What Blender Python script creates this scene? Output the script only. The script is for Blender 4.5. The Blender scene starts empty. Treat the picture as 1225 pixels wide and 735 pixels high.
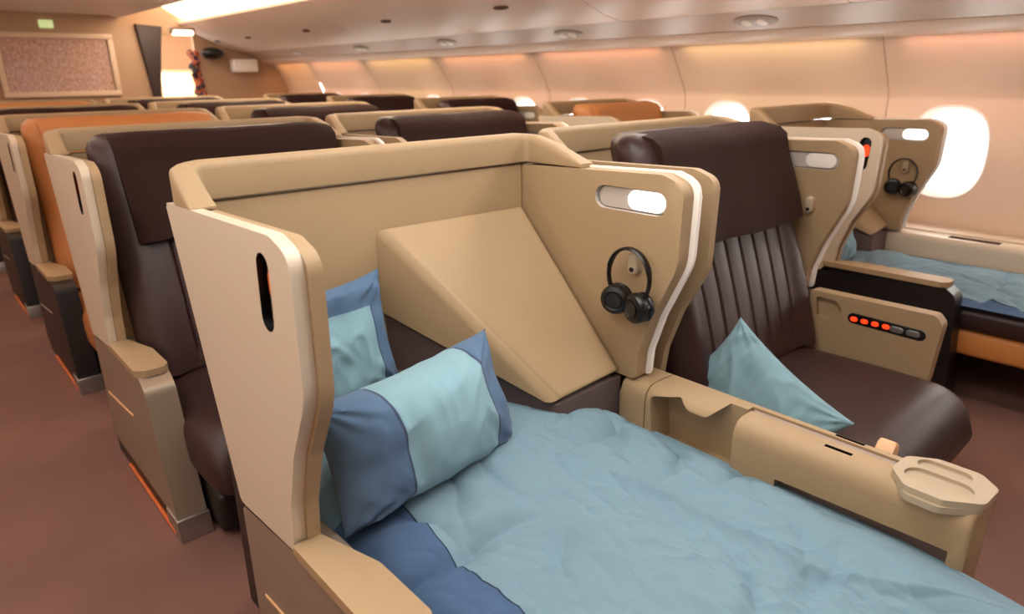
import bpy, bmesh, math, random
from mathutils import Vector, Matrix, noise
random.seed(4)
R = math.radians
SC = bpy.context.scene
COL = SC.collection

# ---------------------------------------------------------------- camera
cam_d = bpy.data.cameras.new('camera')
cam = bpy.data.objects.new('camera', cam_d); COL.objects.link(cam)
cam_d.sensor_width = 36.0
cam_d.lens = 36.0 * 815.0 / 1225.0
cam_d.clip_start = 0.02
YAW, PITCH, ROLL = R(41.6), R(18.83), R(0.69)
F = Vector((math.sin(YAW)*math.cos(PITCH), math.cos(YAW)*math.cos(PITCH), -math.sin(PITCH)))
RT = Vector((math.cos(YAW), -math.sin(YAW), 0)); DN = F.cross(RT)
RT, DN = RT*math.cos(ROLL) + DN*math.sin(ROLL), -RT*math.sin(ROLL) + DN*math.cos(ROLL)
m = Matrix((RT, -DN, -F)).transposed().to_4x4()
m.translation = Vector((0, 0, 1.35))
cam.matrix_world = m
cam_d.dof.use_dof = True
cam_d.dof.focus_distance = 1.55
cam_d.dof.aperture_fstop = 3.2
SC.camera = cam

# ---------------------------------------------------------------- world, exposure
SC.view_settings.view_transform = 'Standard'
SC.view_settings.look = 'None'
SC.view_settings.gamma = 1.0
SC.view_settings.use_curve_mapping = False
SC.view_settings.exposure = -0.22
w = bpy.data.worlds.new('daylight'); SC.world = w; w.use_nodes = True
w.node_tree.nodes['Background'].inputs[0].default_value = (1.0, 0.97, 0.93, 1)
w.node_tree.nodes['Background'].inputs[1].default_value = 12.0

def area(name, loc, size, power, col, direction=(0, 0, -1), spread=180):
    d = bpy.data.lights.new(name, 'AREA'); d.shape = 'RECTANGLE'
    d.size, d.size_y = size; d.energy = power; d.color = col; d.spread = R(spread)
    o = bpy.data.objects.new(name, d); COL.objects.link(o)
    o.location = loc
    z = -Vector(direction).normalized()
    y = Vector((0, 1, 0)); y = (y - z*y.dot(z)).normalized(); x = y.cross(z)
    o.rotation_euler = Matrix((x, y, z)).transposed().to_euler()
    return o
WARM = (1.0, 0.80, 0.62); NEUT = (1.0, 0.94, 0.87)
area('ceiling_lamp', (0.0, 0.9, 1.99), (0.5, 2.6), 19, NEUT)
area('ceiling_lamp', (1.0, 0.75, 1.99), (0.7, 1.3), 25, NEUT)
area('ceiling_lamp', (0.2, 5.3, 1.99), (0.3, 6.2), 22, (1.0, .76, .58))
area('ceiling_lamp', (2.42, 4.6, 1.99), (0.25, 8.4), 54, (1.0, .86, .73))
area('added_uplight', (-1.0, 4.0, 1.72), (0.15, 9.0), 60, (1.0, .86, .76), (.55, 0, 1))  # unseen uplight added to brighten the ceiling
area('ceiling_lamp', (-1.2, 0.9, 1.7), (0.3, 4.0), 10, (1.0, .92, .86), (1, 0, -.6))  # unseen side fill added at the left wall, not a ceiling fixture
# mood lighting strip under the bin lip, one colour per wall panel
MOOD = [(-.43, (1, .55, .38)), (.87, (1.0, .50, .36)), (2.17, (1.0, .72, .38)), (3.47, (1.0, .48, .30)), (4.77, (1.0, .48, .26)),
        (6.07, (1.0, .64, .24)), (7.37, (1.0, .44, .20)), (8.45, (1.0, .46, .13))]
for y, c in MOOD:
    area('mood_lamp', (3.845, y, 1.515), (0.03, 1.1 if y < 8 else .8), 2.0, c, (0.35, 0, -1), 150)
# orange path lights along the aisles at floor level
for k in range(5):
    area('path_lamp', (0.378, 2.28+1.4*k, 0.035), (0.02, 0.55), 0.02, (1.0, .34, .08), (-0.6, 0, -0.8))
for k in range(2):
    area('path_lamp', (2.99, 0.95+1.4*k, 0.035), (0.02, 0.5), 0.3, (1.0, .34, .08), (-0.6, 0, -0.8))
# warm lamps between the seat rows
for k in range(1, 6):
    for x in (0.9, 2.0, 3.3):
        area('row_lamp', (x, 1.93+1.4*(k-1), 2.02), (0.5, .12), 1.4 if k < 2 else 3.2, (1.0, .48, .18), (0, 0.25, -1), 100)

# ---------------------------------------------------------------- materials
def lin(c): return tuple(((v/255)/12.92 if v/255 <= .04045 else ((v/255+.055)/1.055)**2.4) for v in c)
def mat(name, col, rough=.6, metal=0, bump=0, scale=200, spec=.5, emit=None, estr=0, sheen=0, mott=0, mscale=4):
    m = bpy.data.materials.new(name); m.use_nodes = True; nt = m.node_tree; b = nt.nodes['Principled BSDF']
    c = lin(col)
    b.inputs['Base Color'].default_value = (*c, 1); b.inputs['Roughness'].default_value = rough
    b.inputs['Metallic'].default_value = metal; b.inputs['Specular IOR Level'].default_value = spec
    if sheen: b.inputs['Sheen Weight'].default_value = sheen
    if emit: b.inputs['Emission Color'].default_value = (*lin(emit), 1); b.inputs['Emission Strength'].default_value = estr
    tc = nt.nodes.new('ShaderNodeTexCoord')
    if mott:
        n = nt.nodes.new('ShaderNodeTexNoise'); n.inputs['Scale'].default_value = mscale; n.inputs['Detail'].default_value = 4
        nt.links.new(tc.outputs['Object'], n.inputs['Vector'])
        r = nt.nodes.new('ShaderNodeValToRGB')
        r.color_ramp.elements[0].position = .3; r.color_ramp.elements[1].position = .7
        r.color_ramp.elements[0].color = (*[v*(1-mott) for v in c], 1); r.color_ramp.elements[1].color = (*[min(1, v*(1+mott)) for v in c], 1)
        nt.links.new(n.outputs['Fac'], r.inputs[0]); nt.links.new(r.outputs[0], b.inputs['Base Color'])
    if bump:
        n = nt.nodes.new('ShaderNodeTexNoise'); n.inputs['Scale'].default_value = scale; n.inputs['Detail'].default_value = 3
        nt.links.new(tc.outputs['Object'], n.inputs['Vector'])
        bp = nt.nodes.new('ShaderNodeBump'); bp.inputs['Strength'].default_value = bump; bp.inputs['Distance'].default_value = .002
        nt.links.new(n.outputs['Fac'], bp.inputs['Height']); nt.links.new(bp.outputs[0], b.inputs['Normal'])
    return m
M = dict(
    amberl=mat('amber_leather', (176, 116, 68), .5, bump=.2, scale=150, spec=.4),
    tan=mat('tan_leather', (160, 136, 104), .55, bump=.25, scale=260, spec=.35, mott=.04, mscale=3),
    cream=mat('cream_shell', (200, 187, 167), .36, spec=.45),
    orange=mat('path_lit_tan', (196, 128, 66), .5, spec=.4),  # tan bed frame, orange path light put into its colour
    bronze=mat('bronze_paint', (148, 134, 117), .38, metal=.35, spec=.5),
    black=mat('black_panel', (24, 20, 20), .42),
    ink=mat('ink_black', (8, 7, 7), .35),
    brown=mat('brown_leather', (52, 33, 33), .42, bump=.35, scale=120, spec=.4, mott=.12, mscale=6),
    cover=mat('headrest_cloth', (42, 22, 18), .8, bump=.4, scale=500, spec=.2),
    mauve=mat('mauve_grey', (96, 80, 78), .7, bump=.3, scale=400, spec=.3),
    blue=mat('light_blue_cotton', (156, 191, 208), .85, bump=.15, scale=700, spec=.2, sheen=.1),
    slate=mat('slate_blue_cotton', (100, 132, 174), .85, bump=.15, scale=700, spec=.2, sheen=.1),
    pblue=mat('shaded_pillow_cotton', (124, 160, 173), .85, bump=.15, scale=700, spec=.2, sheen=.1),  # same cloth as the duvet, darkened to put dimmer light into the pillows
    pslate=mat('shaded_pillow_slate', (80, 106, 136), .85, bump=.15, scale=700, spec=.2, sheen=.1),  # duvet slate darkened the same way for the pillow bands
    piping=mat('dark_piping', (58, 72, 98), .9),
    steel=mat('brushed_steel', (175, 172, 168), .32, metal=.9),
    grey=mat('grey_trim', (186, 178, 170), .45, spec=.4),
    taupe=mat('taupe_inlay', (150, 132, 122), .5),
    white=mat('white_plastic', (240, 234, 226), .4),
    carpet=mat('carpet', (126, 95, 87), .95, bump=.8, scale=500, spec=.1, mott=.10, mscale=2.0),
    wallp=mat('wall_lining', (226, 204, 184), .55, spec=.3),
    ceil=mat('ceiling_lining', (230, 216, 208), .5, spec=.35),
    bin=mat('bin_lining', (226, 206, 190), .42, spec=.5),
    psu=mat('service_panel', (200, 180, 166), .42, spec=.5),
    seam=mat('seam_line', (96, 74, 62), .8), wseam=mat('wall_joint', (196, 170, 148), .8),
    bulk=mat('bulkhead_lining', (176, 144, 116), .7, spec=.3),
    curtain=mat('dark_post', (40, 22, 18), .6),
    frame=mat('picture_frame', (214, 186, 158), .5),
    lamp=mat('lamp_lens', (255, 240, 220), .4, emit=(255, 226, 190), estr=5.5),
    lamp2=mat('panel_lens', (255, 232, 190), .4, emit=(255, 226, 170), estr=1.3), tray=mat('tray_plastic', (172, 156, 132), .35),
    lampw=mat('white_lens', (240, 236, 232), .3, emit=(255, 250, 244), estr=2.2),
    exitg=mat('exit_glow', (190, 210, 150), .4, emit=(196, 214, 150), estr=.75),
    red=mat('red_glow', (255, 60, 20), .4, emit=(255, 60, 20), estr=1.6),
    amber=mat('amber_glow', (190, 90, 40), .4, emit=(200, 90, 40), estr=.25),
    path=mat('path_glow', (190, 95, 45), .5, emit=(230, 110, 40), estr=.10),
    belt=mat('peach_plastic', (222, 178, 134), .5),
)
g = bpy.data.materials.new('pane'); g.use_nodes = True; nt = g.node_tree
b = nt.nodes['Principled BSDF']; b.inputs['Base Color'].default_value = (.96, .96, .95, 1); b.inputs['Roughness'].default_value = .35
b.inputs['Transmission Weight'].default_value = 1.0; b.inputs['IOR'].default_value = 1.03
M['pane'] = g
def creases(m, scale, dist, dep):
    """soft cloth creases as a second bump layer"""
    nt = m.node_tree; b = nt.nodes['Principled BSDF']
    tc = nt.nodes.new('ShaderNodeTexCoord'); mp = nt.nodes.new('ShaderNodeMapping'); mp.inputs['Rotation'].default_value = (0, 0, .5); mp.inputs['Scale'].default_value = (1, .45, 1)
    n = nt.nodes.new('ShaderNodeTexNoise'); n.noise_type = 'RIDGED_MULTIFRACTAL'; n.inputs['Scale'].default_value = scale; n.inputs['Detail'].default_value = 3; n.inputs['Distortion'].default_value = dist
    bp = nt.nodes.new('ShaderNodeBump'); bp.inputs['Strength'].default_value = .55; bp.inputs['Distance'].default_value = dep
    nt.links.new(tc.outputs['Object'], mp.inputs[0]); nt.links.new(mp.outputs[0], n.inputs['Vector']); nt.links.new(n.outputs['Fac'], bp.inputs['Height'])
    old = b.inputs['Normal'].links[0].from_node if b.inputs['Normal'].links else None
    if old: nt.links.new(old.outputs[0], bp.inputs['Normal'])
    nt.links.new(bp.outputs[0], b.inputs['Normal'])
for k_ in ('blue', 'slate'): creases(M[k_], 4.5, .9, .010)
for k_ in ('pblue', 'pslate'): creases(M[k_], 7.0, .8, .007)
# speckled artwork
a = mat('speckled_print', (150, 116, 106), .7); nt = a.node_tree; b = nt.nodes['Principled BSDF']
tc = nt.nodes.new('ShaderNodeTexCoord')
n1 = nt.nodes.new('ShaderNodeTexNoise'); n1.inputs['Scale'].default_value = 26; n1.inputs['Detail'].default_value = 6; n1.inputs['Roughness'].default_value = .8
n2 = nt.nodes.new('ShaderNodeTexNoise'); n2.inputs['Scale'].default_value = 2.2
mp = nt.nodes.new('ShaderNodeMapping'); mp.inputs['Scale'].default_value = (2.2, 1, 1)
nt.links.new(tc.outputs['Object'], mp.inputs[0])
r1 = nt.nodes.new('ShaderNodeValToRGB'); r1.color_ramp.elements[0].position = .40; r1.color_ramp.elements[1].position = .60
r1.color_ramp.elements[0].color = (*lin((140, 92, 80)), 1); r1.color_ramp.elements[1].color = (*lin((226, 200, 190)), 1)
r2 = nt.nodes.new('ShaderNodeValToRGB'); r2.color_ramp.elements[0].position = .40; r2.color_ramp.elements[1].position = .62
r2.color_ramp.elements[0].color = (*lin((176, 140, 132)), 1); r2.color_ramp.elements[1].color = (*lin((190, 140, 104)), 1)
mx = nt.nodes.new('ShaderNodeMix'); mx.data_type = 'RGBA'; mx.inputs[0].default_value = .45
nt.links.new(mp.outputs[0], n1.inputs['Vector']); nt.links.new(tc.outputs['Object'], n2.inputs['Vector'])
nt.links.new(n1.outputs['Fac'], r1.inputs[0]); nt.links.new(n2.outputs['Fac'], r2.inputs[0])
nt.links.new(r1.outputs[0], mx.inputs[6]); nt.links.new(r2.outputs[0], mx.inputs[7]); nt.links.new(mx.outputs[2], b.inputs['Base Color'])
M['art'] = a
# floral print
fl = mat('floral_print', (120, 40, 30), .7); nt = fl.node_tree; b = nt.nodes['Principled BSDF']
tc = nt.nodes.new('ShaderNodeTexCoord'); v = nt.nodes.new('ShaderNodeTexNoise'); v.inputs['Scale'].default_value = 9; v.inputs['Detail'].default_value = 1
r = nt.nodes.new('ShaderNodeValToRGB'); r.color_ramp.interpolation = 'CONSTANT'
e = r.color_ramp.elements; e[0].color = (*lin((40, 30, 34)), 1); e[1].position = .46; e[1].color = (*lin((150, 50, 26)), 1)
for p, c in ((.54, (196, 120, 80)), (.60, (60, 40, 60))): q = e.new(p); q.color = (*lin(c), 1)
nt.links.new(tc.outputs['Object'], v.inputs['Vector']); nt.links.new(v.outputs['Fac'], r.inputs[0]); nt.links.new(r.outputs[0], b.inputs['Base Color'])
M['floral'] = fl

# ---------------------------------------------------------------- mesh helpers
def fin(bm, ang=35):
    bmesh.ops.recalc_face_normals(bm, faces=bm.faces[:])
    me = bpy.data.meshes.new('mesh'); bm.to_mesh(me); bm.free()
    for p in me.polygons: p.use_smooth = True
    me.set_sharp_from_angle(angle=R(ang))
    return me
def obj(name, bm, m, parent=None, off=None, ang=35):
    if off is not None: bmesh.ops.translate(bm, verts=bm.verts[:], vec=Vector(off))
    me = fin(bm, ang); me.name = name
    for x in (m if isinstance(m, (list, tuple)) else [m]): me.materials.append(M[x])
    o = bpy.data.objects.new(name, me); COL.objects.link(o)
    if parent: o.parent = parent
    return o
def tag(o, label, cat, group=None):
    o['label'] = label; o['category'] = cat
    if group: o['group'] = group
    return o
def thing(name, loc, label=None, cat=None, group=None):
    o = bpy.data.objects.new(name, None); COL.objects.link(o); o.location = loc; o.empty_display_size = .1
    if label: tag(o, label, cat, group)
    return o
def struct(name, bm, m, ang=35):
    o = obj(name, bm, m, ang=ang); o['kind'] = 'structure'; return o
def box(bm, x0, x1, y0, y1, z0, z1, bev=0, seg=3):
    t = bmesh.new()
    r = bmesh.ops.create_cube(t, size=1)
    for v in t.verts:
        v.co = Vector((x0+(v.co.x+.5)*(x1-x0), y0+(v.co.y+.5)*(y1-y0), z0+(v.co.z+.5)*(z1-z0)))
    if bev: bmesh.ops.bevel(t, geom=t.edges[:], offset=bev, segments=seg, profile=.5, affect='EDGES')
    join(bm, t); return bm
def join(bm, t):
    me = bpy.data.meshes.new('tmp'); t.to_mesh(me); t.free(); bm.from_mesh(me); bpy.data.meshes.remove(me)
def rnd(pts, r, n=6):
    """round the corners of a polygon; r a radius or one per corner"""
    out = []; N = len(pts)
    for i in range(N):
        p = Vector(pts[i]); a = Vector(pts[i-1]); c = Vector(pts[(i+1) % N])
        rr = r[i] if isinstance(r, (list, tuple)) else r
        da = (a-p); dc = (c-p)
        if rr <= 0: out.append(tuple(p)); continue
        ang = da.angle(dc); t = min(rr/math.tan(ang/2), da.length*.48, dc.length*.48)
        s = p+da.normalized()*t; e_ = p+dc.normalized()*t
        for k in range(n+1):
            u = k/n
            out.append(tuple(s*(1-u)**2 + p*2*u*(1-u) + e_*u*u))
    return out
def prism(bm, pts, axis, a, b, bev=0, seg=3, bev_a=True, bev_b=True):
    """extrude polygon along axis ('x': pts are (y,z); 'y': (x,z); 'z': (x,y))"""
    def P(p, h): return {'x': (h, p[0], p[1]), 'y': (p[0], h, p[1]), 'z': (p[0], p[1], h)}[axis]
    t = bmesh.new()
    A = [t.verts.new(P(p, a)) for p in pts]; B = [t.verts.new(P(p, b)) for p in pts]; n = len(pts)
    fa = t.faces.new(A); fb = t.faces.new(B[::-1])
    for i in range(n): t.faces.new((A[i], B[i], B[(i+1) % n], A[(i+1) % n]))
    if bev:
        es = set()
        if bev_a: es |= set(fa.edges)
        if bev_b: es |= set(fb.edges)
        bmesh.ops.bevel(t, geom=list(es), offset=bev, segments=seg, profile=.5, affect='EDGES', clamp_overlap=True)
    join(bm, t); return bm
def loft(bm, loops, cap=True, closed=True):
    V = [[bm.verts.new(p) for p in L] for L in loops]; n = len(loops[0])
    for i in range(len(V)-1):
        for j in range(n if closed else n-1):
            bm.faces.new((V[i][j], V[i][(j+1) % n], V[i+1][(j+1) % n], V[i+1][j]))
    if cap: bm.faces.new(V[0][::-1]); bm.faces.new(V[-1])
    return bm
def tube(bm, pts, r, n=10, cap=True):
    pts = [Vector(p) for p in pts]; loops = []
    up = Vector((0, 0, 1))
    for i, p in enumerate(pts):
        d = (pts[min(i+1, len(pts)-1)]-pts[max(i-1, 0)]).normalized()
        s = d.cross(up) if abs(d.dot(up)) < .95 else d.cross(Vector((1, 0, 0)))
        s.normalize(); t = d.cross(s)
        rr = r[i] if isinstance(r, (list, tuple)) else r
        loops.append([tuple(p+(s*math.cos(q)+t*math.sin(q))*rr) for q in [2*math.pi*k/n for k in range(n)]])
    return loft(bm, loops, cap)
def lathe(bm, prof, M4, n=24):
    """prof (r,h) spun about local z, then transformed"""
    loops = [[tuple(M4 @ Vector((max(r, 1e-4)*math.cos(2*math.pi*k/n), max(r, 1e-4)*math.sin(2*math.pi*k/n), h))) for k in range(n)] for r, h in prof]
    return loft(bm, loops, True)
def capsule(cy, cz, hl, hr, n=8, ang=0):
    """2D stadium centred (cy,cz), half length hl along first axis, radius hr"""
    out = []
    for s in (1, -1):
        for k in range(n+1):
            q = -math.pi/2+math.pi*k/n
            x = s*(hl-hr)+s*hr*math.cos(q); y = s*hr*math.sin(q)
            out.append((cy+x*math.cos(ang)-y*math.sin(ang), cz+x*math.sin(ang)+y*math.cos(ang)))
    return out
def cut(o, cutter_bm, off=None, mat_=None):
    if off is not None: bmesh.ops.translate(cutter_bm, verts=cutter_bm.verts[:], vec=Vector(off))
    bmesh.ops.recalc_face_normals(cutter_bm, faces=cutter_bm.faces[:])
    me = bpy.data.meshes.new('cut'); cutter_bm.to_mesh(me); cutter_bm.free()
    if mat_:
        me.materials.append(M[mat_])
    c = bpy.data.objects.new('cut', me); COL.objects.link(c)
    c.parent = o.parent
    md = o.modifiers.new('b', 'BOOLEAN'); md.operation = 'DIFFERENCE'; md.object = c; md.solver = 'EXACT'
    if mat_: md.material_mode = 'TRANSFER'
    dg = bpy.context.evaluated_depsgraph_get()
    new = bpy.data.meshes.new_from_object(o.evaluated_get(dg))
    o.modifiers.clear(); old = o.data; o.data = new; new.name = o.name
    for p in new.polygons: p.use_smooth = True
    new.set_sharp_from_angle(angle=R(35))
    bpy.data.objects.remove(c)
def copy_tree(o, parent=None):
    c = o.copy(); COL.objects.link(c); c.parent = parent
    for ch in list(o.children): copy_tree(ch, c)
    return c

# ---------------------------------------------------------------- structure
YB, YF = 9.0, -2.6          # aft bulkhead, wall behind the viewer
XL, XW = -1.35, 4.10
bm = bmesh.new(); box(bm, XL-.05, XW+.1, YF, YB+2.6, -.06, 0); struct('floor', bm, 'carpet')
# window-side wall, panel by panel with two oval openings each
PROF = [(4.10, .0), (4.10, .50), (4.10, 1.10), (4.085, 1.20), (4.04, 1.32), (3.975, 1.43), (3.90, 1.52)]
def oval(t, hy, hz, e=2.6):
    c, s = math.cos(t), math.sin(t)
    return (math.copysign(abs(c)**(2/e), c)*hy, math.copysign(abs(s)**(2/e), s)*hz)
WZ = .940
def wall_panel(y0, y1):
    bm = bmesh.new()
    def strip(pf):
        for i in range(len(pf)-1):
            (xa, za), (xb, zb) = pf[i], pf[i+1]
            q = [bm.verts.new(v) for v in ((xa, y0, za), (xa, y1, za), (xb, y1, zb), (xb, y0, zb))]; bm.faces.new(q)
    strip([(4.10, 0), (4.10, .56)]); strip([(4.10, 1.20), (4.094, 1.222), (4.082, 1.248), (4.063, 1.28), (4.035, 1.32), (3.89, 1.53)])
    ym = (y0+y1)/2
    for cy, ya, yb in ((y0+.325, y0, ym), (y1-.325, ym, y1)):
        N = 64; inner = []; outer = []
        for k in range(N):
            t = 2*math.pi*(k+.5)/N; iy, iz = oval(t, .190, .238)
            inner.append((4.10, cy+iy, WZ+iz))
            dy, dz = math.cos(t), math.sin(t)
            Sy = (yb-cy)/abs(dy) if dy > 0 else (cy-ya)/abs(dy)
            Sz = (1.20-WZ)/abs(dz) if dz > 0 else (WZ-.56)/abs(dz)
            s_ = min(Sy, Sz); outer.append((4.10, cy+dy*s_, WZ+dz*s_))
        loft(bm, [outer, inner, [(4.115, p[1], p[2]) for p in inner]], cap=False)
        for yy, zz, a1, a2 in ((yb, 1.20, 0, 1), (ya, 1.20, 1, 2), (ya, .56, 2, 3), (yb, .56, 3, 4)):
            ks = int(N*a1/4); # corner fillers
            cand = [p for p in outer if (p[1]-cy)*(yy-cy) > 0 and (p[2]-WZ)*(zz-WZ) > 0]
            pa = min((p for p in cand if abs(p[1]-yy) < 1e-6), key=lambda p: abs(p[2]-zz))
            pb = min((p for p in cand if abs(p[2]-zz) < 1e-6), key=lambda p: abs(p[1]-yy))
            bm.faces.new([bm.verts.new(v) for v in (pa, (4.10, yy, zz), pb)])
    bmesh.ops.remove_doubles(bm, verts=bm.verts[:], dist=1e-5)
    return bm
joints = [1.52+1.30*i for i in range(-3, 6)]+[YB]
wn = 0
ALLW = bmesh.new()
spans = [(YF, joints[0])]+[(joints[i], joints[i+1]) for i in range(len(joints)-1)]
for y0, y1 in spans:
    if 1.2 < y1-y0 < 1.4:
        join(ALLW, wall_panel(y0, y1))
    else:
        for i in range(len(PROF)-1):
            (xa, za), (xb, zb) = PROF[i], PROF[i+1]
            ALLW.faces.new([ALLW.verts.new(v) for v in ((xa, y0, za), (xa, y1, za), (xb, y1, zb), (xb, y0, zb))])
o = struct('wall_window_side', ALLW, 'wallp')
WP = [(4.10, .58), (4.10, 1.20), (4.094, 1.222), (4.082, 1.248), (4.063, 1.28), (4.035, 1.32), (3.89, 1.53)]
tn = 1
for y in joints[1:-1]:
    bm = bmesh.new()
    for dy, dx in ((0, -.0025),):
        pts = [(x+dx, z) for x, z in WP]+[(x+.004, z) for x, z in WP[::-1]]
        prism(bm, pts, 'y', y-.003, y+.003)
    struct('trim_%d' % tn, bm, 'wseam'); tn += 1
for y0, y1 in spans:
    if not 1.2 < y1-y0 < 1.4: continue
    for cy in (y0+.325, y1-.325):
        wn += 1
        bm = bmesh.new(); loops = []
        for hy, hz, dx in ((.192, .240, -.003), (.186, .234, -.005), (.180, .227, .0), (.164, .209, .03), (.155, .200, .038), (.155, .200, .055), (.192, .240, .055)):
            loops.append([(4.10+dx, cy+oval(2*math.pi*k/56, hy, hz)[0], WZ+oval(2*math.pi*k/56, hy, hz)[1]) for k in range(56)])
        loft(bm, loops+[loops[0]], cap=False)
        wo = struct('window_%d' % wn, bm, 'white')
        bm = bmesh.new(); prism(bm, [(cy+oval(2*math.pi*k/40, .154, .199)[0], WZ+oval(2*math.pi*k/40, .154, .199)[1]) for k in range(40)], 'x', 4.145, 4.150)
        obj('window_pane', bm, 'pane', wo)
# other shell surfaces
bm = bmesh.new(); box(bm, XL-.06, XL, YF, YB, 0, 2.3); struct('wall_left', bm, 'wallp')
bm = bmesh.new(); box(bm, XL-.06, XW+.1, YF-.06, YF, -.05, 2.45); struct('wall_front', bm, 'bulk')
# ceiling with cove, bins
bm = bmesh.new()
CP = [(XL, 1.70), (-1.05, 1.93), (-.8, 2.02), (2.05, 2.02), (2.14, 2.01), (2.20, 1.995), (2.24, 2.03), (2.27, 2.32), (2.9, 2.32)]
for i in range(len(CP)-1):
    (xa, za), (xb, zb) = CP[i], CP[i+1]
    bm.faces.new([bm.verts.new(v) for v in ((xa, YF, za), (xb, YF, zb), (xb, YB, zb), (xa, YB, za))])
bmesh.ops.remove_doubles(bm, verts=bm.verts[:], dist=1e-5)
struct('ceiling', bm, 'ceil')
# overhead bin row: profile (x,z)
BP = [(3.55, 1.655), (3.40, 1.685), (3.25, 1.735), (3.10, 1.80), (2.97, 1.865), (2.88, 1.915), (2.83, 1.95), (2.83, 1.975), (2.87, 1.99), (3.4, 2.16)]
bj = [-1.25+1.4*i for i in range(0, 8)]
edges_y = [YF]+[y for y in bj]+[YB]
for i in range(len(edges_y)-1):
    y0, y1 = edges_y[i]+.004, edges_y[i+1]-.004
    t = thing('overhead_bin', (3.3, (y0+y1)/2, 1.7), None, None)
    bm = bmesh.new()
    loft(bm, [[(x, y0, z) for x, z in BP+[(3.55, 2.16)]], [(x, y1, z) for x, z in BP+[(3.55, 2.16)]]])
    obj('bin_door', bm, 'bin', t, off=-t.location, ang=50)
    cy = (y0+y1)/2
    bm = bmesh.new()
    nrm = Vector((-.38, 0, -.925)); c0 = Vector((3.175, cy, 1.766)); ax = Vector((0, 1, 0)); bx = nrm.cross(ax)
    loft(bm, [[tuple(c0+ax*(math.cos(q)*ry)+bx*(math.sin(q)*rz)+nrm*h) for q in [2*math.pi*k/24 for k in range(24)]] for ry, rz, h in ((.075, .022, -.004), (.075, .022, .004), (.066, .016, .006), (.060, .012, .001))])
    obj('latch', bm, 'seam', t, off=-t.location)
    tag(t, 'closed cream overhead bin %s' % ['at the front wall, behind the viewer', 'ahead of the first window seat', 'above the window seat made up as a bed', 'above the amber window seat in the second row',
        'above the third row window seat', 'above the fourth row window seat', 'above the fifth row window seat', 'above the gap behind the fifth row window seat', 'against the rear bulkhead, with the small white box below'][i], 'overhead bin', 'overhead bins above the window seats')
# passenger service panel band and lip
bm = bmesh.new(); loft(bm, [[(3.565, y, 1.655), (3.75, y, 1.572), (3.75, y, 1.60), (3.60, y, 1.70)] for y in (YF, YB)]); struct('trim_%d' % tn, bm, 'psu'); tn += 1
bm = bmesh.new(); loft(bm, [[(3.762, y, 1.568), (3.80, y, 1.530), (3.885, y, 1.512), (3.93, y, 1.53), (3.80, y, 1.62)] for y in (YF, YB)]); struct('trim_%d' % tn, bm, 'bin', ang=80); tn += 1
bm = bmesh.new(); box(bm, 3.55, 3.9, YF, YB, 1.66, 1.70); struct('trim_%d' % tn, bm, 'seam'); tn += 1
for i in range(7):
    cy = 2.10+1.4*(i-1)
    t = thing('service_unit', (3.66, cy, 1.61), 'small oval light and vent unit under the bins, %s' % ['over the made-up window bed', 'over the amber window seat', 'over the third row window seat', 'over the fourth row window seat', 'over the fifth row window seat', 'behind the fifth row', 'nearest the rear bulkhead'][i], 'light fixture', 'service units under the bins')
    ax = Vector((0, 1, 0)); nrm = Vector((-.41, 0, -.912)); bx = nrm.cross(ax); c0 = Vector((3.655, cy, 1.6145))
    bm = bmesh.new(); loft(bm, [[tuple(c0+ax*(math.cos(q)*ry)+bx*(math.sin(q)*rz)+nrm*h) for q in [2*math.pi*k/28 for k in range(28)]] for ry, rz, h in ((.13, .055, -.004), (.13, .055, .006), (.11, .042, .010))])
    obj('bezel', bm, 'grey', t, off=-t.location)
    for s in (-.045, .045):
        bm = bmesh.new(); loft(bm, [[tuple(c0+ax*(s+math.cos(q)*r_)+bx*(math.sin(q)*r_)+nrm*h) for q in [2*math.pi*k/20 for k in range(20)]] for r_, h in ((.03, .008), (.03, .016), (.02, .018))])
        obj('nozzle', bm, 'white', t, off=-t.location)
# cove lamp lens (glows)
bm = bmesh.new(); loft(bm, [[(2.40, y, 2.30), (2.86, y, 2.02), (2.88, y, 2.04), (2.42, y, 2.32)] for y in (2.3, YB-.02)]); o = obj('cove_lamp', bm, 'lamp'); tag(o, 'long glowing cove lamp strip between ceiling and overhead bins', 'ceiling lamp')
# bulkhead at the far end: left part, header, door post, right part
def slab(name, x0, x1, z0, z1, m_='bulk', y0=YB, y1=YB+.05):
    bm = bmesh.new(); box(bm, x0, x1, y0, y1, z0, z1); return struct(name, bm, m_)
slab('wall_bulkhead_left', XL, 2.44, 0, 2.35)
bm = bmesh.new(); prism(bm, [(2.97, 0), (4.12, 0), (4.12, 2.2), (2.97, 2.2)], 'y', YB, YB+.05); struct('wall_bulkhead_right', bm, 'bulk')
slab('wall_header', 2.44, 2.97, 1.83, 2.35)
# galley space seen through the doorway
slab('wall_galley', 1.9, 4.2, 0, 2.35, 'bulk', YB+2.3, YB+2.35)
slab('wall_galley_side', 4.15, 4.2, 0, 2.35, 'wallp', YB+.05, YB+2.3)
slab('ceiling_galley', 1.9, 4.2, 2.35, 2.40, 'ceil', YB, YB+2.35)
area('galley_lamp', (3.2, YB+1.2, 2.3), (.8, .8), 22, (1, .8, .55))
bm = bmesh.new(); box(bm, 3.2, 3.62, YB+2.22, YB+2.28, .9, 1.52, .02); box(bm, 3.1, 3.7, YB+2.24, YB+2.29, .85, 1.62, .02)
t = thing('galley_light_panel', (3.4, YB+2.25, 0), 'bright cream light panel seen through the doorway', 'light panel')
bm = bmesh.new(); box(bm, 3.18, 3.74, YB+2.2, YB+2.26, .5, 1.44, .03); obj('lens', bm, 'lamp2', t, off=-t.location)
bm = bmesh.new(); box(bm, 3.14, 3.78, YB+2.26, YB+2.29, .46, 1.48, .01); obj('rim', bm, 'frame', t, off=-t.location)

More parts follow.
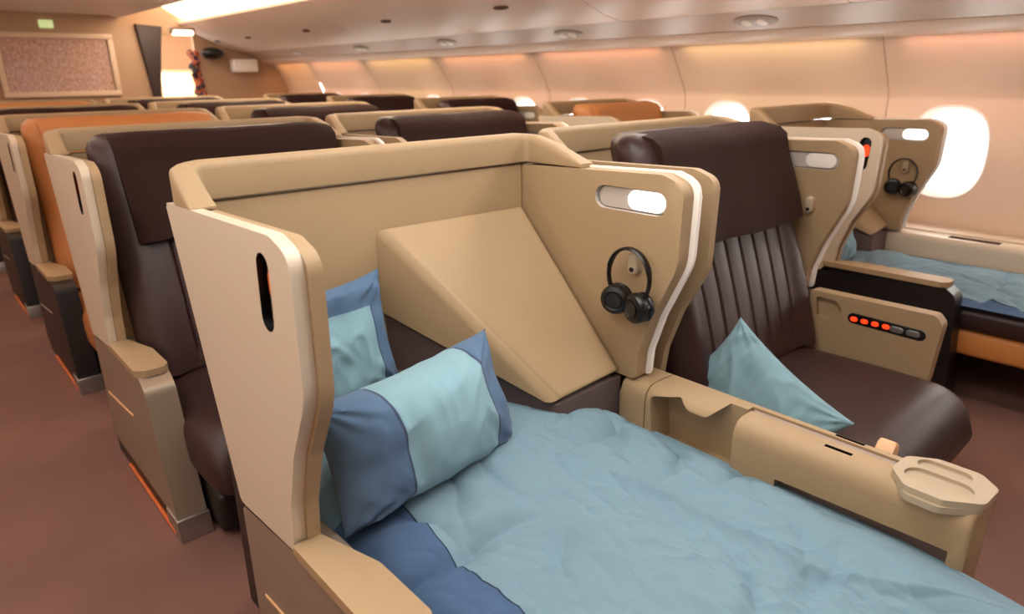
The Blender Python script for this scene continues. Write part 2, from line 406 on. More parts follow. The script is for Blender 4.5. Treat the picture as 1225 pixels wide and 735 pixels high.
# things on the bulkhead
bm = bmesh.new(); prism(bm, [(2.35, 1.94), (2.63, 1.92), (2.50, 1.20), (2.52, .1), (2.42, .1), (2.425, 1.20)], 'y', YB-.06, YB-.005, .01); o = obj('curtain', bm, 'curtain'); tag(o, 'dark brown gathered curtain beside the doorway in the bulkhead', 'curtain')
t = thing('wall_picture', (1.56, YB-.03, 1.18), 'wide framed picture with speckled mauve and brown surface on the bulkhead', 'picture')
bm = bmesh.new(); box(bm, 1.06, 2.04, YB-.025, YB-.012, 1.23, 1.775); obj('print', bm, 'art', t, off=-t.location)
bm = bmesh.new()
for a_, b_, c_, d_ in ((1.0, 2.10, 1.18, 1.235), (1.0, 2.10, 1.77, 1.825), (1.0, 1.055, 1.236, 1.769), (2.045, 2.10, 1.236, 1.769)): box(bm, a_, b_, YB-.045, YB-.003, c_, d_, .006)
obj('frame', bm, 'frame', t, off=-t.location)
bm = bmesh.new(); box(bm, 1.44, 1.57, YB-.03, YB-.003, 1.87, 1.95, .008); o = obj('exit_sign', bm, 'exitg'); tag(o, 'small pale green glowing sign above the framed picture', 'sign')
bm = bmesh.new(); box(bm, 3.36, 3.66, YB-.16, YB-.003, 1.42, 1.57, .015); o = obj('wall_cabinet', bm, 'white'); tag(o, 'small white box high on the bulkhead near the windows', 'box')
# floral column beside the doorway, dark dome on top
bm = bmesh.new()
for i in range(40):
    a_ = random.uniform(0, 6.28); rr = random.uniform(0, .05); z = 1.10+.55*i/40
    t_ = bmesh.new(); bmesh.ops.create_icosphere(t_, subdivisions=1, radius=random.uniform(.03, .055)); bmesh.ops.translate(t_, verts=t_.verts[:], vec=(2.93+rr*math.cos(a_), YB-.09+rr*math.sin(a_)*.5, z)); join(bm, t_)
box(bm, 2.90, 2.97, YB-.12, YB-.06, .0, 1.12, .01)
o = obj('flower_arrangement', bm, 'floral'); tag(o, 'tall narrow arrangement of red and dark flowers beside the doorway', 'flowers')
bm = bmesh.new(); t_ = bmesh.new(); bmesh.ops.create_uvsphere(t_, u_segments=20, v_segments=12, radius=1); bmesh.ops.scale(t_, verts=t_.verts[:], vec=(.13, .10, .07)); bmesh.ops.translate(t_, verts=t_.verts[:], vec=(3.135, YB-.115, 1.635)); join(bm, t_)
o = obj('dome_lamp', bm, 'ink'); tag(o, 'black oval dome fixture high beside the doorway', 'fixture')
t = thing('spot_lamp', (2.70, YB-.5, 1.84), 'bright white spot lamp in a dark bezel above the doorway', 'lamp')
bm = bmesh.new(); box(bm, -.12, .13, -.05, .05, -.02, .05, .015); obj('housing', bm, 'seam', t)
bm = bmesh.new(); box(bm, -.11, .11, -.06, .03, -.035, .02, .02); obj('lens', bm, 'lamp', t)

# ---------------------------------------------------------------- seat builder
# seat coordinates: x from the outer face of the aisle panel, y towards the tail, z up
OFF = (-.5, -1.0, 0)
PANEL = [(1.53, 1.108), (1.01, 1.122), (.945, 1.10), (.950, .86), (1.022, .73), (1.064, .61), (1.078, .50), (1.349, .475)]
PRAD = [.01, .05, .10, .16, .14, .10, .01, .02]
PANEL_R = [(1.50, 1.104), (.95, 1.122), (.885, 1.10), (.89, .90), (.962, .745), (.995, .64), (1.0, .565), (1.50, .565)]
def backrest(root, W, off, hide, cov, bx):
    L, Rr = .075+bx, W-.02; xc = (L+Rr)/2; hw = (Rr-L)/2
    bm = bmesh.new(); loops = []
    NV = 36; grooves = [xc+(i-3)*hw*.205 for i in range(7)]
    for i in range(NV+1):
        v = i/NV; z = .40+v*.775
        yf = .955+.255*v**1.15; th = .17
        shr = 1.0
        if v > .93: q = (v-.93)/.07; shr = math.sqrt(max(0, 1-q*q*.75)); 
        h = hw*(1-.02*v)*(1-(1-shr)*.18); th2 = th*(.35+.65*shr)
        yc = yf+th/2
        loop = []
        # front row then back row, dense at the front
        NF = 220
        for k in range(NF+1):
            u = -1+2*k/NF
            x = xc+h*u
            prof = (1-abs(u)**7)**(1/3)
            bol = .035*math.exp(-((abs(u)-.84)/.12)**2)*(1-.6*v)
            d = th2/2*prof+bol
            if .05 < v < .66:
                for g_ in grooves: d -= .010*math.exp(-((x-g_)/.0042)**2)
                d += .0012*math.cos((x-xc)/(hw*.205)*2*math.pi+math.pi)
            loop.append((x, yc-d, z))
        for k in range(1, 20):
            u = 1-2*k/20
            loop.append((xc+h*u, yc+th2/2*(1-abs(u)**7)**(1/3), z))
        loops.append(loop)
    loft(bm, loops)
    b_ = obj('backrest', bm, hide, root, off, ang=60)
    # headrest with cloth cover hanging over it
    bm = bmesh.new(); loops = []
    hx0, hx1 = xc-hw*.84, xc+hw*.98
    for i in range(15):
        u = i/14; x = hx0+(hx1-hx0)*u
        e_ = 1-abs(2*u-1)**10*.12
        path = []
        sag = .008*math.sin(u*9)+.004*math.sin(u*23)
        zb = .835+.025*u+.008*math.sin(u*7)
        yf = lambda z: .955+.255*max(0, (z-.40)/.775)**1.15
        bl = .035*math.exp(-((abs(2*u-1)-.84)/.16)**2)
        for (y, z) in ((yf(zb)+.03, zb+.01), (yf(zb)-.040-bl*.7, zb), (yf(.92)-.042-bl*.6, .92), (yf(1.0)-.038-bl*.4, 1.0), (yf(1.07)-.032, 1.08), (1.155, 1.145), (1.19, 1.172), (1.235, 1.180), (1.29, 1.176), (1.335, 1.14), (1.35, 1.0), (1.33, .98)):
            path.append((x, 1.22+(y-1.22)*e_+sag*.4, z if z < 1.1 else 1.1+(z-1.1)*e_+sag*.3))
        path = path+[]
        loops.append(path)
    loft(bm, loops)
    bmesh.ops.subdivide_edges(bm, edges=bm.edges[:], cuts=1, smooth=.3)
    obj('headrest_cover', bm, cov, root, off, ang=70)
def cushion(root, W, off, hide):
    bm = bmesh.new(); L, Rr = .075, W-.04; loops = []
    for i in range(25):
        u = i/24; y = .40+u*.60
        rf = 1.0
        if u < .22: q = 1-u/.22; rf = math.sqrt(max(0, 1-q*q))
        top = .25+.145*rf+.008*math.sin(u*3.1); bot = .25-.04-.06*rf
        xc = (L+Rr)/2; hw = (Rr-L)/2*(.93+.07*rf)
        lp = []
        for k in range(40):
            t = 2*math.pi*k/40; c, s = math.cos(t), math.sin(t)
            px = math.copysign(abs(c)**.35, c); pz = math.copysign(abs(s)**.55, s)
            lp.append((xc+hw*px, y, (top+bot)/2+(top-bot)/2*pz))
        loops.append(lp)
    loft(bm, loops)
    obj('seat_cushion', bm, hide, root, off, ang=60)
    bm = bmesh.new(); box(bm, .10, W-.06, .50, 1.2, .02, .16, .02); obj('seat_base', bm, 'black', root, off)
def make_seat(W=.97, mode='upright', base='bronze', console=True, armctl=False, hide='brown', cov='cover', fs=0.03, af=0.0, az=.015):
    root = thing('business_class_seat', (0, 0, 0)); off = OFF
    PR = [(y+(fs if y < 1.4 else 0), z) for y, z in PANEL_R]; FO = off
    # --- aisle side panel: cream outer shell and tan inner pad
    ps = .065 if armctl else (.045 if W < .9 else 0); PA = [(y-(ps if y < 1.3 else 0), z) for y, z in PANEL]; LO = (off[0], off[1]-(.085 if W < .9 else 0), 0)
    bm = bmesh.new(); prism(bm, rnd(PA, PRAD, 10), 'x', 0, .024, .012, 4, True, False)
    sp = obj('side_panel', bm, 'cream', root, off)
    c = bmesh.new(); prism(c, capsule(1.052, 1.02, .068, .024, ang=math.pi/2+.06), 'x', -.02, .0185)
    cut(sp, c, LO, 'ink')
    bm = bmesh.new(); prism(bm, capsule(1.05, 1.02, .062, .019, ang=math.pi/2+.06), 'x', .014, .0185, .001); lamp = obj('reading_lamp', bm, 'ink', sp, LO)
    bm = bmesh.new(); prism(bm, capsule(1.048, 1.032, .024, .013, ang=math.pi/2), 'x', .011, .0138); o_ = obj('lamp_lens', bm, 'amber' if mode == 'bed' and W > .9 else 'red', sp, LO)
    bm = bmesh.new(); pts = [(y*1.0-(.008 if y < 1.3 else 0), z-.006) for y, z in PA]
    prism(bm, rnd(pts, PRAD, 10), 'x', .0245, .050, .010, 4, False, True)
    obj('inner_pad', bm, 'tan', root, off)
    # --- far side panel
    bm = bmesh.new(); prism(bm, rnd([(y+.012, z-.004) for y, z in PR], [.01, .04, .09, .14, .12, .06, .01, .01]), 'x', W, W+.042, .010, 4, True, False)
    rp = obj('far_side_panel', bm, 'tan', root, off)
    c = bmesh.new(); prism(c, capsule(1.09, 1.045, .115, .030), 'x', W-.01, W+.020); cut(rp, c, FO, 'grey')
    bm = bmesh.new(); prism(bm, [p for p in capsule(1.09, 1.045, .110, .0265)], 'x', W+.012, W+.021, .001); rl = obj('light_recess', bm, 'grey', rp, FO)
    bm = bmesh.new(); prism(bm, capsule(1.042, 1.046, .057, .025), 'x', W+.004, W+.014, .003); obj('reading_light', bm, 'lampw' if mode == 'bed' else 'white', rp, FO)
    bm = bmesh.new(); prism(bm, capsule(1.055, .888, .030, .015, ang=math.pi/2), 'x', W-.022, W+.006, .006, 3); hk = obj('coat_hook', bm, 'tray', rp, FO)
    bm = bmesh.new(); prism(bm, capsule(1.055, .873, .007, .006), 'x', W-.0235, W-.02); obj('hook_button', bm, 'ink', rp, FO)
    # grey trims between the pads
    bm = bmesh.new(); prism(bm, rnd([(y-.004, z+.002) for y, z in PR], [.01, .04, .09, .14, .12, .06, .01, .01]), 'x', W+.043, W+.054, .004, 2); obj('edge_trim', bm, 'white', root, off)
    bm = bmesh.new(); prism(bm, rnd([(y+.01, z-.006) for y, z in PR], [.01, .04, .09, .14, .12, .06, .01, .01]), 'x', W+.0545, W+.066, .002, 2); obj('taupe_trim', bm, 'taupe', root, off)
    # white blade low on the front of the divider
    # --- back wall and rear housing
    bm = bmesh.new(); box(bm, .074, W-.001, 1.490, 1.53, .30, 1.103, .006); obj('shell_wall', bm, 'tan', root, off)
    bm = bmesh.new(); prism(bm, rnd([(1.535, .0), (1.535, 1.10), (1.57, 1.10), (1.59, .60), (1.61, .0)], [0, .01, .02, .03, 0]), 'x', .06, W-.03, .008, 2); obj('rear_housing', bm, 'black', root, off)
    # --- privacy hood: U-shaped padded rim
    bm = bmesh.new(); st = []; t_ = .052; x0, x1 = .0, W+.058
    path = [(x0+t_/2, 1.375, 1.114, 0), (x0+t_/2, 1.395, 1.128, 0), (x0+t_/2, 1.43, 1.158, 0)]
    rc = .045
    for k in range(5):
        a_ = math.pi/2*k/4; path.append((x0+t_/2+rc*(1-math.cos(a_)), 1.462+rc*math.sin(a_), 1.182+.008*k/4, a_))
    path += [(x0+t_/2+.2, 1.462+rc, 1.19, math.pi/2), ((x0+x1)/2, 1.462+rc, 1.19, math.pi/2), (x1-t_/2-.2, 1.462+rc, 1.19, math.pi/2)]
    for k in range(5):
        a_ = math.pi/2*k/4; path.append((x1-t_/2-rc*(1-math.sin(a_)), 1.462+rc*math.cos(a_), 1.19-.006*k/4, math.pi/2+a_))
    path += [(x1-t_/2, 1.38, 1.165, math.pi), (x1-t_/2, 1.31, 1.138, math.pi), (x1-t_/2, 1.265, 1.120, math.pi)]
    for x, y, z, a_ in path:
        # section across the rim: tangent direction (sin a, cos a)
        nx, ny = -math.cos(a_), math.sin(a_)
        zb = 1.1095; h = max(z-zb, .006); r_ = min(.018, h*.45)
        sec = rnd([(-t_/2, zb), (-t_/2, z), (t_/2, z), (t_/2, zb)], [.003, r_, r_, .003], 4)
        st.append([(x+nx*s_, y+ny*s_, zz) for s_, zz in sec])
    loft(bm, st); obj('privacy_hood', bm, 'tan', root, off, ang=50)
    # --- aisle armrest: painted base, tan pad, steel foot, groove
    if not armctl:
        bm = bmesh.new()
        bp = [(1.345, .468), (1.075, .490), (1.07, .486+az), (.745-af, .486+az), (.70-af, .455+az), (.60-af*.6, .065), (1.345, .065)]
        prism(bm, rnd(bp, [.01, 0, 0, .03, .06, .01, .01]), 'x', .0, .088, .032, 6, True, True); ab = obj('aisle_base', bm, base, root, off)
        bm = bmesh.new(); prism(bm, rnd([(.590, .0), (.600, .064), (1.34, .064), (1.34, .0)], .004), 'x', .004, .084, .018, 4); 
        obj('kick_plate', bm, 'black', ab, off)
        bm = bmesh.new(); prism(bm, rnd([(.578, .0), (.592, .072), (.70, .072), (.70, .0)], .004), 'x', -.004, .092, .022, 4); obj('foot_cap', bm, 'steel', ab, off)
        bm = bmesh.new(); prism(bm, [(1.28, .262), (.93, .300), (.93, .307), (1.28, .270)], 'x', -.003, .004, .001, 1); obj('groove_strip', bm, 'belt' if base != 'black' else 'taupe', ab, off)
        bm = bmesh.new(); box(bm, -.006, .004, .63, 1.17, .006, .018, .003); obj('path_light', bm, 'path', ab, off)
        bm = bmesh.new(); prism(bm, rnd([(-.006, 1.07), (-.006, .76-af), (.02, .735-af), (.075, .735-af), (.092, .76-af), (.092, .92), (.05, 1.07)], [.004, .02, .02, .02, .03, .06, .004]), 'z', .484+az, .506+az, .007, 3); obj('armrest_pad', bm, 'tan', root, off)
    else:
        bm = bmesh.new(); prism(bm, rnd([(1.34, .0), (1.34, .555), (1.0, .555), (.985, .28), (.62, .28), (.58, .0)], [0, .01, .01, .02, .03, 0]), 'x', W+.006, W+.06, .008, 3); obj('side_base', bm, 'black', root, off)
    # --- between-seat console
    if console:
        x0, x1 = W-.015, W+.125
        bm = bmesh.new()
        sec = rnd([(x0, .06), (x0+.004, .56), (x1, .556), (x1-.01, .06)], [0, .045, .02, 0])
        prism(bm, sec, 'y', .232, .995, .012, 3, True, False)
        co = obj('console', bm, 'tan', root, off)
        # open cubby with a dipped lip
        c = bmesh.new()
        prism(c, rnd([(.968, .40), (.982, .536), (.90, .556), (.865, .535), (.815, .535), (.775, .575), (.735, .566), (.735, .40)], [0, .015, .02, .03, .03, .03, .02, 0]), 'x', x0-.05, x0+.085)
        cut(co, c, off)
        c = bmesh.new(); prism(c, rnd([(.62, .455), (.262, .462), (.262, .34), (.62, .34)], .004), 'x', x0-.05, x0+.05); cut(co, c, off, 'taupe')
        c = bmesh.new(); box(c, x0+.084, x0+.110, .40, .745, .545, .60); cut(co, c, off)
        for a_, b_, c_ in ((x0+.055, .50, .56), (x0+.122, .50, .565)):
            c = bmesh.new(); box(c, a_-.006, a_+.006, b_-.02, c_-.02, .53, .60); cut(co, c, off, 'ink')
        bm = bmesh.new(); box(bm, x0+.088, x0+.106, .403, .738, .535, .5535, .003); obj('table_lid', bm, 'taupe', co, off)
        bm = bmesh.new(); prism(bm, sec, 'y', .999, 1.085, .010, 3, False, True); obj('console_end_block', bm, 'tan', co, off)
        # cocktail tray at the front end
        bm = bmesh.new()
        out = rnd([(x0-.012, .285), (x0+.03, .226), (x1-.035, .222), (x1+.004, .262), (x1+.004, .34), (x1-.03, .392), (x0+.04, .396), (x0-.010, .355)], .025)
        prism(bm, out, 'z', .559, .574, .005, 3); tr = obj('cocktail_tray', bm, 'tray', co, off)
        lip = rnd([(x0-.020, .290), (x0+.028, .230), (x0+.06, .230), (x0+.06, .385), (x0+.038, .388), (x0-.018, .350)], .025)
        bm = bmesh.new(); prism(bm, lip, 'z', .546, .560, .005, 3); obj('tray_lip', bm, 'tray', tr, off)
        for cx_, cy_, a1, a2 in ((x0+.050, .312, .062, .030), (x0+.105, .318, .050, .022)):
            c = bmesh.new(); prism(c, capsule(cy_, -cx_, a1, a2), 'z', .567, .60)
            for v_ in c.verts: v_.co = Vector((-v_.co.y, v_.co.x, v_.co.z))
            cut(tr, c, off)
    if armctl:
        xx = W-.045
        bm = bmesh.new(); prism(bm, rnd([(.99, .30), (.995, .585), (.575, .588), (.55, .56), (.565, .335)], [0, .012, .02, .03, .02]), 'x', xx, xx+.05, .010, 3)
        ar = obj('control_armrest', bm, 'tan', root, off)
        c = bmesh.new(); prism(c, rnd([(.96, .49), (.97, .565), (.895, .562), (.875, .535), (.88, .485)], .012), 'x', xx-.02, xx+.022); cut(ar, c, off)
        ang = R(181.5)
        bm = bmesh.new(); prism(bm, capsule(.72, .512, .128, .019, ang=ang), 'x', xx-.003, xx+.006, .002); pn = obj('control_panel', bm, 'ink', ar, off)
        for k in range(4):
            bm = bmesh.new(); cy_ = .825-.036*k; prism(bm, capsule(cy_, .5125, .012, .008), 'x', xx-.006, xx-.002, .001); obj('button', bm, 'red', pn, off)
        for k in range(2):
            bm = bmesh.new(); cy_ = .683-.052*k; prism(bm, capsule(cy_, .5105, .022, .010), 'x', xx-.006, xx-.002, .001); obj('button', bm, 'steel', pn, off)
    if mode == 'upright':
        backrest(root, W, off, hide, cov, .05 if armctl else 0); cushion(root, W, off, hide)
    else:
        # footwell cover: faceted tan wedge and its dark plinth
        TL = (.47*W/.97, 1.487, 1.0); TRi = (W-.004, 1.487, .996); BR = (W-.004, 1.075, .572); B = (.71*W/.97, 1.068, .562); LB = (.465*W/.97, 1.487, .765)
        bm = bmesh.new(); BRb = (W-.004, 1.487, .572); V = [bm.verts.new(p) for p in (TL, TRi, BR, B, LB, (W-.004, 1.487, .60))]
        bm.faces.new((V[0], V[1], V[2], V[3])); bm.faces.new((V[0], V[3], V[4])); bm.faces.new((V[4], V[3], V[2], V[5])); bm.faces.new((V[1], V[5], V[2])); bm.faces.new((V[0], V[4], V[5], V[1]))
        fe = [e_ for e_ in bm.edges if len(e_.link_faces) == 2 and V[0] in e_.verts[:] and V[3] in e_.verts[:]] + [e_ for e_ in bm.edges if set(e_.verts[:]) in ({V[0], V[1]}, {V[3], V[2]}, {V[1], V[2]})]
        bmesh.ops.bevel(bm, geom=fe, offset=.032, segments=7, profile=.5, affect='EDGES')
        obj('footwell_cover', bm, 'tan', root, off, ang=40)
        bm = bmesh.new()
        prism(bm, [(.475*W/.97, 1.486), (B[0]+.004, 1.085), (W-.001, 1.092), (W-.001, 1.486)], 'z', .38, .555)
        t2 = bmesh.new(); pl = [(LB[0]+.012, 1.486, .757), (B[0]+.004, 1.085, .5545), (W-.02, 1.092, .5545), (W-.02, 1.486, .60), (LB[0]+.012, 1.486, .5), (W-.02, 1.486, .5)]
        q = [t2.verts.new(p) for p in pl]
        t2.faces.new((q[0], q[1], q[2], q[3])); t2.faces.new((q[4], q[5], q[2], q[1])); t2.faces.new((q[0], q[4], q[1])); t2.faces.new((q[3], q[2], q[5])); t2.faces.new((q[0], q[3], q[5], q[4])); join(bm, t2)
        obj('footwell_plinth', bm, 'mauve', root, off)
        bm = bmesh.new(); box(bm, .10, W-.025, 1.30, 1.486, .36, .60, .02); obj('bed_head_pad', bm, 'mauve', root, off)
        bm = bmesh.new(); box(bm, .095, W-.022, -.42, 1.30, .33, .425, .03, 4); obj('mattress', bm, 'brown', root, off)
        bm = bmesh.new(); box(bm, .11, W-.03, -.40, 1.25, .22, .328, .02, 3); obj('bed_frame', bm, 'orange', root, off)
        bm = bmesh.new(); box(bm, .14, W-.06, .62, 1.2, .0, .219, .02); obj('seat_base', bm, 'black', root, off)
    return root
def place(o, x0, dy, label, group):
    o.location = (x0+.5, 1.0+dy, 0); tag(o, label, 'aircraft seat', group); return o

X1, X2, X3 = .40, 1.50, 3.03
G = 'business class seats in the cabin'
s_bed = make_seat(mode='bed'); place(s_bed, X1, 0, 'seat laid flat as the bed in the foreground, high tan shell and cream side panel', G)
s_up2 = make_seat(armctl=True, console=False); place(s_up2, X2, .07, 'upright brown leather seat to the right of the foreground bed, control buttons on its armrest', G)
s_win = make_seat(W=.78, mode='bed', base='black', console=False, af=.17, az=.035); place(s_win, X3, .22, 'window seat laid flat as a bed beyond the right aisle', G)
s_r2 = make_seat(base='bronze', console=True); place(s_r2, X1, 1.4, 'upright seat directly behind the foreground bed, bronze aisle base with silver foot', G)
s_dk = make_seat(base='black', console=True, hide='amberl', cov='amberl'); place(s_dk, X1, 2.8, 'left centre seat in the third row, first darker aisle base along the left aisle', G)  # aisle base drawn dark here, bronze on the rows ahead
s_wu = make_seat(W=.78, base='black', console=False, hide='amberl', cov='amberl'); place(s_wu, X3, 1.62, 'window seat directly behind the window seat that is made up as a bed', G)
ORD = ['first', 'second', 'third', 'fourth', 'fifth']
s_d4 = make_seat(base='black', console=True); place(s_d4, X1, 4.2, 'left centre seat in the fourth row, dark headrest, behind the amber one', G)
place(copy_tree(s_dk), X1, 5.6, 'left centre seat in the fifth row from the foreground, beside the left aisle', G)
for k in (1, 2, 3, 4):
    place(copy_tree(s_up2), X2, 1.4*k+.07, 'right centre seat with dark headrest in the %s row from the foreground' % ORD[k], G)
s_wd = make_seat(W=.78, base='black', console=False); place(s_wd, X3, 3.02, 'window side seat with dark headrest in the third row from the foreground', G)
for k in (3, 4):
    place(copy_tree(s_wd), X3, 1.4*k+.22, 'window side seat with dark headrest in the %s row from the foreground' % ORD[k], G)

# ---------------------------------------------------------------- side stowage consoles under the windows
for k in range(-1, 6):
    y0 = .02+1.4*k; y1 = y0+1.385
    t = thing('stowage_console', (3.92, (y0+y1)/2, 0), 'cream stowage console under the windows, %s' % (['ahead of the window side bed', 'beside the blue window side bed', 'beside the amber window seat', 'beside the third row window seat', 'beside the fourth row window seat', 'beside the fifth row window seat', 'touching the rear bulkhead'][k+1]), 'console', 'stowage consoles under the windows')
    bm = bmesh.new(); prism(bm, rnd([(3.82, .02), (3.82, .555), (4.095, .555), (4.095, .02)], [0, .04, .005, 0]), 'y', y0, min(y1, YB-.01), .006, 2)
    c_ = obj('console_body', bm, 'cream', t, off=-t.location)
    c = bmesh.new(); box(c, 3.845, 3.895, y0+.80, y0+1.02, .49, .60); 
    cut(c_, c, -t.location, 'seam')
    bm = bmesh.new(); prism(bm, rnd([(3.92, y0+.06), (4.07, y0+.06), (4.07, y1-.06), (3.92, y1-.06)], .02), 'z', .555, .562, .003, 2); obj('lid', bm, 'cream', t, off=-t.location)
    bm = bmesh.new(); box(bm, 3.93, 3.95, y0+.60, y0+.66, .562, .567, .002); obj('lid_latch', bm, 'grey', t, off=-t.location)

# ---------------------------------------------------------------- bedding
def fold(x, y, seed=0):
    p = Vector((x*2.0+seed, y*2.0, seed))
    wx = noise.noise(p)*.16; wy = noise.noise(p+Vector((7, 3, 1)))*.16
    h = .020*noise.noise(Vector((x*3.0, y*2.0, seed+5)))
    for k, (a_, f_, st, amp, pw) in enumerate(((.55, 5.0, .30, .016, 2.2), (1.75, 7.0, .30, .013, 2.5), (2.7, 11, .35, .008, 2.5), (1.1, 17, .4, .0045, 2), (.2, 28, .5, .0022, 2))):
        X, Y = x+wx, y+wy
        q = Vector(((X*math.cos(a_)+Y*math.sin(a_))*f_, (Y*math.cos(a_)-X*math.sin(a_))*f_*st, seed+k*3.3))
        gate = min(1, max(0, .55+1.6*noise.noise(Vector((x*2.6, y*2.6, seed*3+k*5)))))
        h += (1.5 if k in (0, 3) else -1.9)*amp*gate*((1-min(1, abs(noise.noise(q))*2.4))**pw)
    return h
def duvet(name, x0, x1, y0, y1, z, stripe, seed, label, nx=300, ny=520, taper=True, drop=.022):
    bm = bmesh.new(); grid = []
    for j in range(ny+1):
        v = j/ny; y = y0+(y1-y0)*v; row = []
        for i in range(nx+1):
            u = i/nx
            rr = x1-(.10*max(0, (.35-y)/.5)**1.2 if taper else 0)
            x = x0+(rr-x0)*u + .022*noise.noise(Vector((seed, y*2.6, 1)))*math.sin(math.pi*u)
            e = min(u, 1-u)*(x1-x0); ev = min(v, 1-v)*(y1-y0)
            edge = 1-math.exp(-(e/.045)**1.6); edgev = 1-math.exp(-(ev/.05)**1.6)
            puff = (.050 if taper else .02)*(1-abs(2*u-1)**2.2)*(1+1.0*min(1, max(0, (y-.65)/.4)) if taper else 1)
            h = z+(fold(x, y, seed)*(1-.75*max(0, min(1, (y-(y1-.28))/.12)))+puff)*min(edge, edgev if v < .5 else 1)+(.07*max(0, min(1, (y-1.10)/.1))*max(0, min(1, (.95-x)/.15)) if taper else 0)-drop*(1-edge)-.04*(1-edgev if v < .5 else 0)
            row.append(bm.verts.new((x, y, h)))
        grid.append(row)
    ist = int(nx*stripe/(x1-x0))
    for j in range(ny):
        for i in range(nx):
            f_ = bm.faces.new((grid[j][i], grid[j][i+1], grid[j+1][i+1], grid[j+1][i]))
            cx = sum(v_.co.x for v_ in f_.verts)/4+.010*noise.noise(Vector((3, f_.verts[0].co.y*4, seed)))
            cy = f_.verts[0].co.y; f_.material_index = 1 if i < ist and cy < y1-.16 else 0
            if i == ist and cy < y1-.16: f_.material_index = 2
    # hem underneath so it has thickness
    ret = bmesh.ops.solidify(bm, geom=bm.faces[:], thickness=.012)
    o_ = obj(name, bm, ['blue', 'slate', 'piping'], ang=80)
    return tag(o_, label, 'duvet')
duvet('duvet', .478, 1.378, -.44, 1.29, .452, .150, 2.0, 'rumpled light blue duvet with slate blue side stripe on the foreground bed')
duvet('duvet', X3+.070, X3+.775, -.25, 1.46, .455, .07, 9.0, 'rumpled pale blue duvet on the window side bed at the right', nx=90, ny=200, taper=False, drop=.012)

def pillow(name, L, H_, T, M4, label, style, seed, grp='pillows'):
    """L x H_ pillow, thickness T, pinched corners, banded cover"""
    bm = bmesh.new(); nx, ny = 84, 56
    def side(s):
        G_ = []
        for j in range(ny+1):
            row = []
            for i in range(nx+1):
                u, v = 2*i/nx-1, 2*j/ny-1
                # edges bow inwards so the corners stick out
                x = u*L/2*(1-.10*(1-v*v)*abs(u)**2*0.9); y = v*H_/2*(1-.13*(1-u*u)*abs(v)**2)
                th = T/2*((1-abs(u)**2.6)*(1-abs(v)**2.6))**.55
                q = Vector((x*6, y*6, seed))
                d = min(1-abs(u), 1-abs(v))
                wr = (1-abs(noise.noise(Vector((x*9+noise.noise(q)*1.5, y*9, seed+s)))*2.4))*.012+(1-abs(noise.noise(Vector((x*22, y*17+3*noise.noise(q), seed*2+s)))*2.4))*.003
                cor = math.hypot(1-abs(u), 1-abs(v))
                pl = .007*math.sin(math.atan2(1-abs(v), 1-abs(u))*14)*math.exp(-(cor/.5)**2)
                th = th+(wr+pl)*min(1, d*7)*.9
                row.append(Vector((x, y, s*max(th, 0))))
            G_.append(row)
        return G_
    A, B_ = side(1), side(-1); VA = [[bm.verts.new(M4 @ p) for p in r_] for r_ in A]
    VB = [[VA[j][i] if i in (0, nx) or j in (0, ny) else bm.verts.new(M4 @ B_[j][i]) for i in range(nx+1)] for j in range(ny+1)]
    for V_, fl_ in ((VA, 0), (VB, 1)):
        for j in range(ny):
            for i in range(nx):
                q = [V_[j][i], V_[j][i+1], V_[j+1][i+1], V_[j+1][i]]
                if fl_: q.reverse()
                f_ = bm.faces.new(q); u, v = (2*i+1)/nx-1, (2*j+1)/ny-1
                if style == 'ends': mi = 1 if (u > .58 or u < -.44) else 0; ed = min(abs(u-.58), abs(u+.44))
                elif style == 'frame': mi = 1 if (v > .50 or u > .70) else 0; ed = min(abs(v-.5) if u < .7 else 9, abs(u-.7) if v < .5 else 9)
                else: mi = 1 if (v > .62 and u > -.9) and style == 'edge' else 0; ed = 9
                f_.material_index = 2 if ed < .012 else mi
    bmesh.ops.translate(bm, verts=bm.verts[:], vec=-M4.translation)
    o_ = obj(name, bm, ['pblue', 'pslate', 'piping'], ang=80); o_.location = M4.translation
    return tag(o_, label, 'pillow', grp)
def frame3(c, xa, ya):
    xa = Vector(xa).normalized(); ya = Vector(ya); ya = (ya-xa*ya.dot(xa)).normalized(); za = xa.cross(ya)
    m_ = Matrix((xa, ya, za)).transposed().to_4x4(); m_.translation = Vector(c); return m_
pillow('pillow', .475, .28, .22, frame3((.722, 1.115, .635), (.47, .03, .03), (.055, .055, .2)), 'plump blue pillow with slate ends lying forward on the foreground bed', 'ends', 1.3)
pillow('pillow', .36, .31, .07, frame3((.665, 1.405, .742), (1, .06, .02), (0, .20, .98)), 'flat blue pillow with slate band standing against the shell behind the plump pillow', 'frame', 5.1)
pillow('pillow', .44, .26, .09, frame3((1.748, .868, .440), (.05, .42, .21), (.45, -.1, .80)), 'blue pillow leaning on the brown seat beside the foreground bed', 'plain', 8.2)
pillow('pillow', .28, .26, .12, frame3((3.22, 1.33, .60), (1, .05, .0), (0, .3, .95)), 'pale blue pillow at the head of the window side bed', 'plain', 3.7)

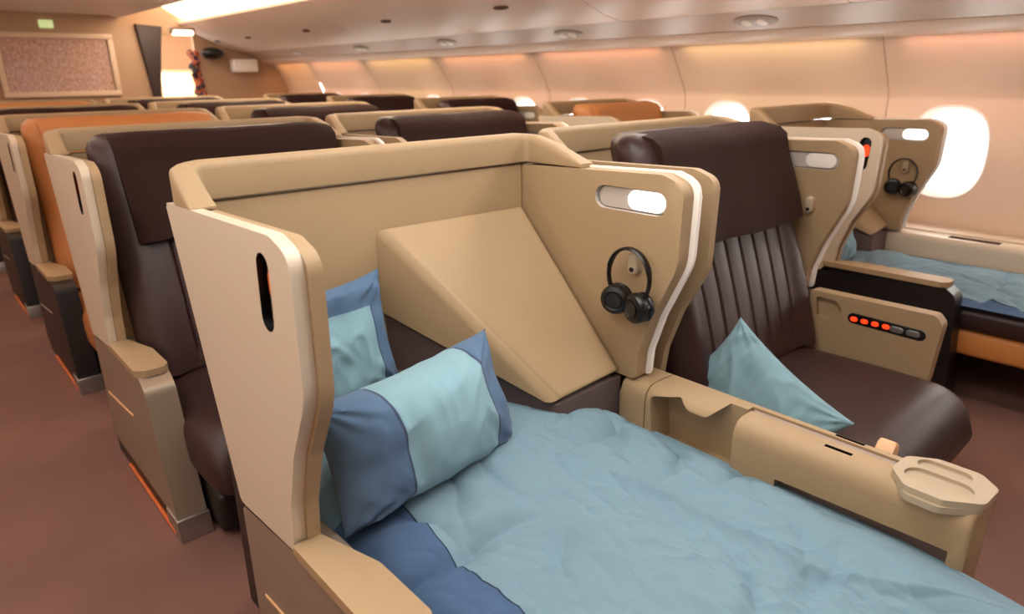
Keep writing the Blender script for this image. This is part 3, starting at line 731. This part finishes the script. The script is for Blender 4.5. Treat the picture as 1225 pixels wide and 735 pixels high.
# ---------------------------------------------------------------- headphones on their hooks
def headphones(loc, label, s=1.0):
    root = thing('headphones', loc)
    root.scale = (s, s, s)
    # local: hangs in the y-z plane, wall towards +x
    bm = bmesh.new(); pts = []
    for k in range(33):
        a_ = R(-38)+R(256)*k/32
        pts.append((-.028, .066*math.cos(a_), .052*0+.074*math.sin(a_)-.062))
    loops = []
    for i, p in enumerate(pts):
        a_ = R(-38)+R(256)*i/32; n_ = Vector((0, math.cos(a_), math.sin(a_)))
        wd = .011 if 6 < i < 26 else .008
        loops.append([tuple(Vector(p)+n_*(.0045*math.cos(q))+Vector((1, 0, 0))*(wd*math.sin(q))) for q in [2*math.pi*k/12 for k in range(12)]])
    loft(bm, loops); obj('headband', bm, 'ink', root)
    for sgn, tilt in ((1, .35), (-1, -.25)):
        c_ = Vector((-.034-(.006 if sgn < 0 else 0), .036*sgn, -.130-.006*(sgn < 0)))
        rot = Matrix.Rotation(R(-90), 4, 'Y') @ Matrix.Rotation(tilt, 4, 'X')
        M4 = Matrix.Translation(c_) @ rot
        bm = bmesh.new(); lathe(bm, [(.010, -.022), (.036, -.020), (.040, -.010), (.040, .004), (.036, .012), (.026, .016), (.022, .013), (.008, .014)], M4, 28)
        e_ = obj('ear_cup', bm, 'ink', root)
        bm = bmesh.new(); lathe(bm, [(.020, .0135), (.020, .0165), (.006, .0175)], M4, 20); obj('cup_badge', bm, 'black', e_)
        bm = bmesh.new(); lathe(bm, [(.018, -.034), (.036, -.032), (.039, -.026), (.036, -.021), (.018, -.021)], M4, 28); obj('ear_pad', bm, 'ink', e_)
    return tag(root, label, 'headphones', 'headphones')
headphones((X1+.97-.004, 1.055, .918), 'black headphones hanging on the divider hook beside the foreground bed')
headphones((X3+.78-.004, 1.275, .918), 'black headphones hanging on the window side seat panel at the right')
# seat belt clasp showing above the console
bm = bmesh.new(); prism(bm, rnd([(1.60, .38), (1.645, .38), (1.65, .49), (1.63, .515), (1.60, .48)], .012), 'y', .46, .50, .006, 3)
o = obj('seatbelt_clasp', bm, 'belt'); tag(o, 'small peach plastic clasp on the front of the brown seat cushion', 'clasp')
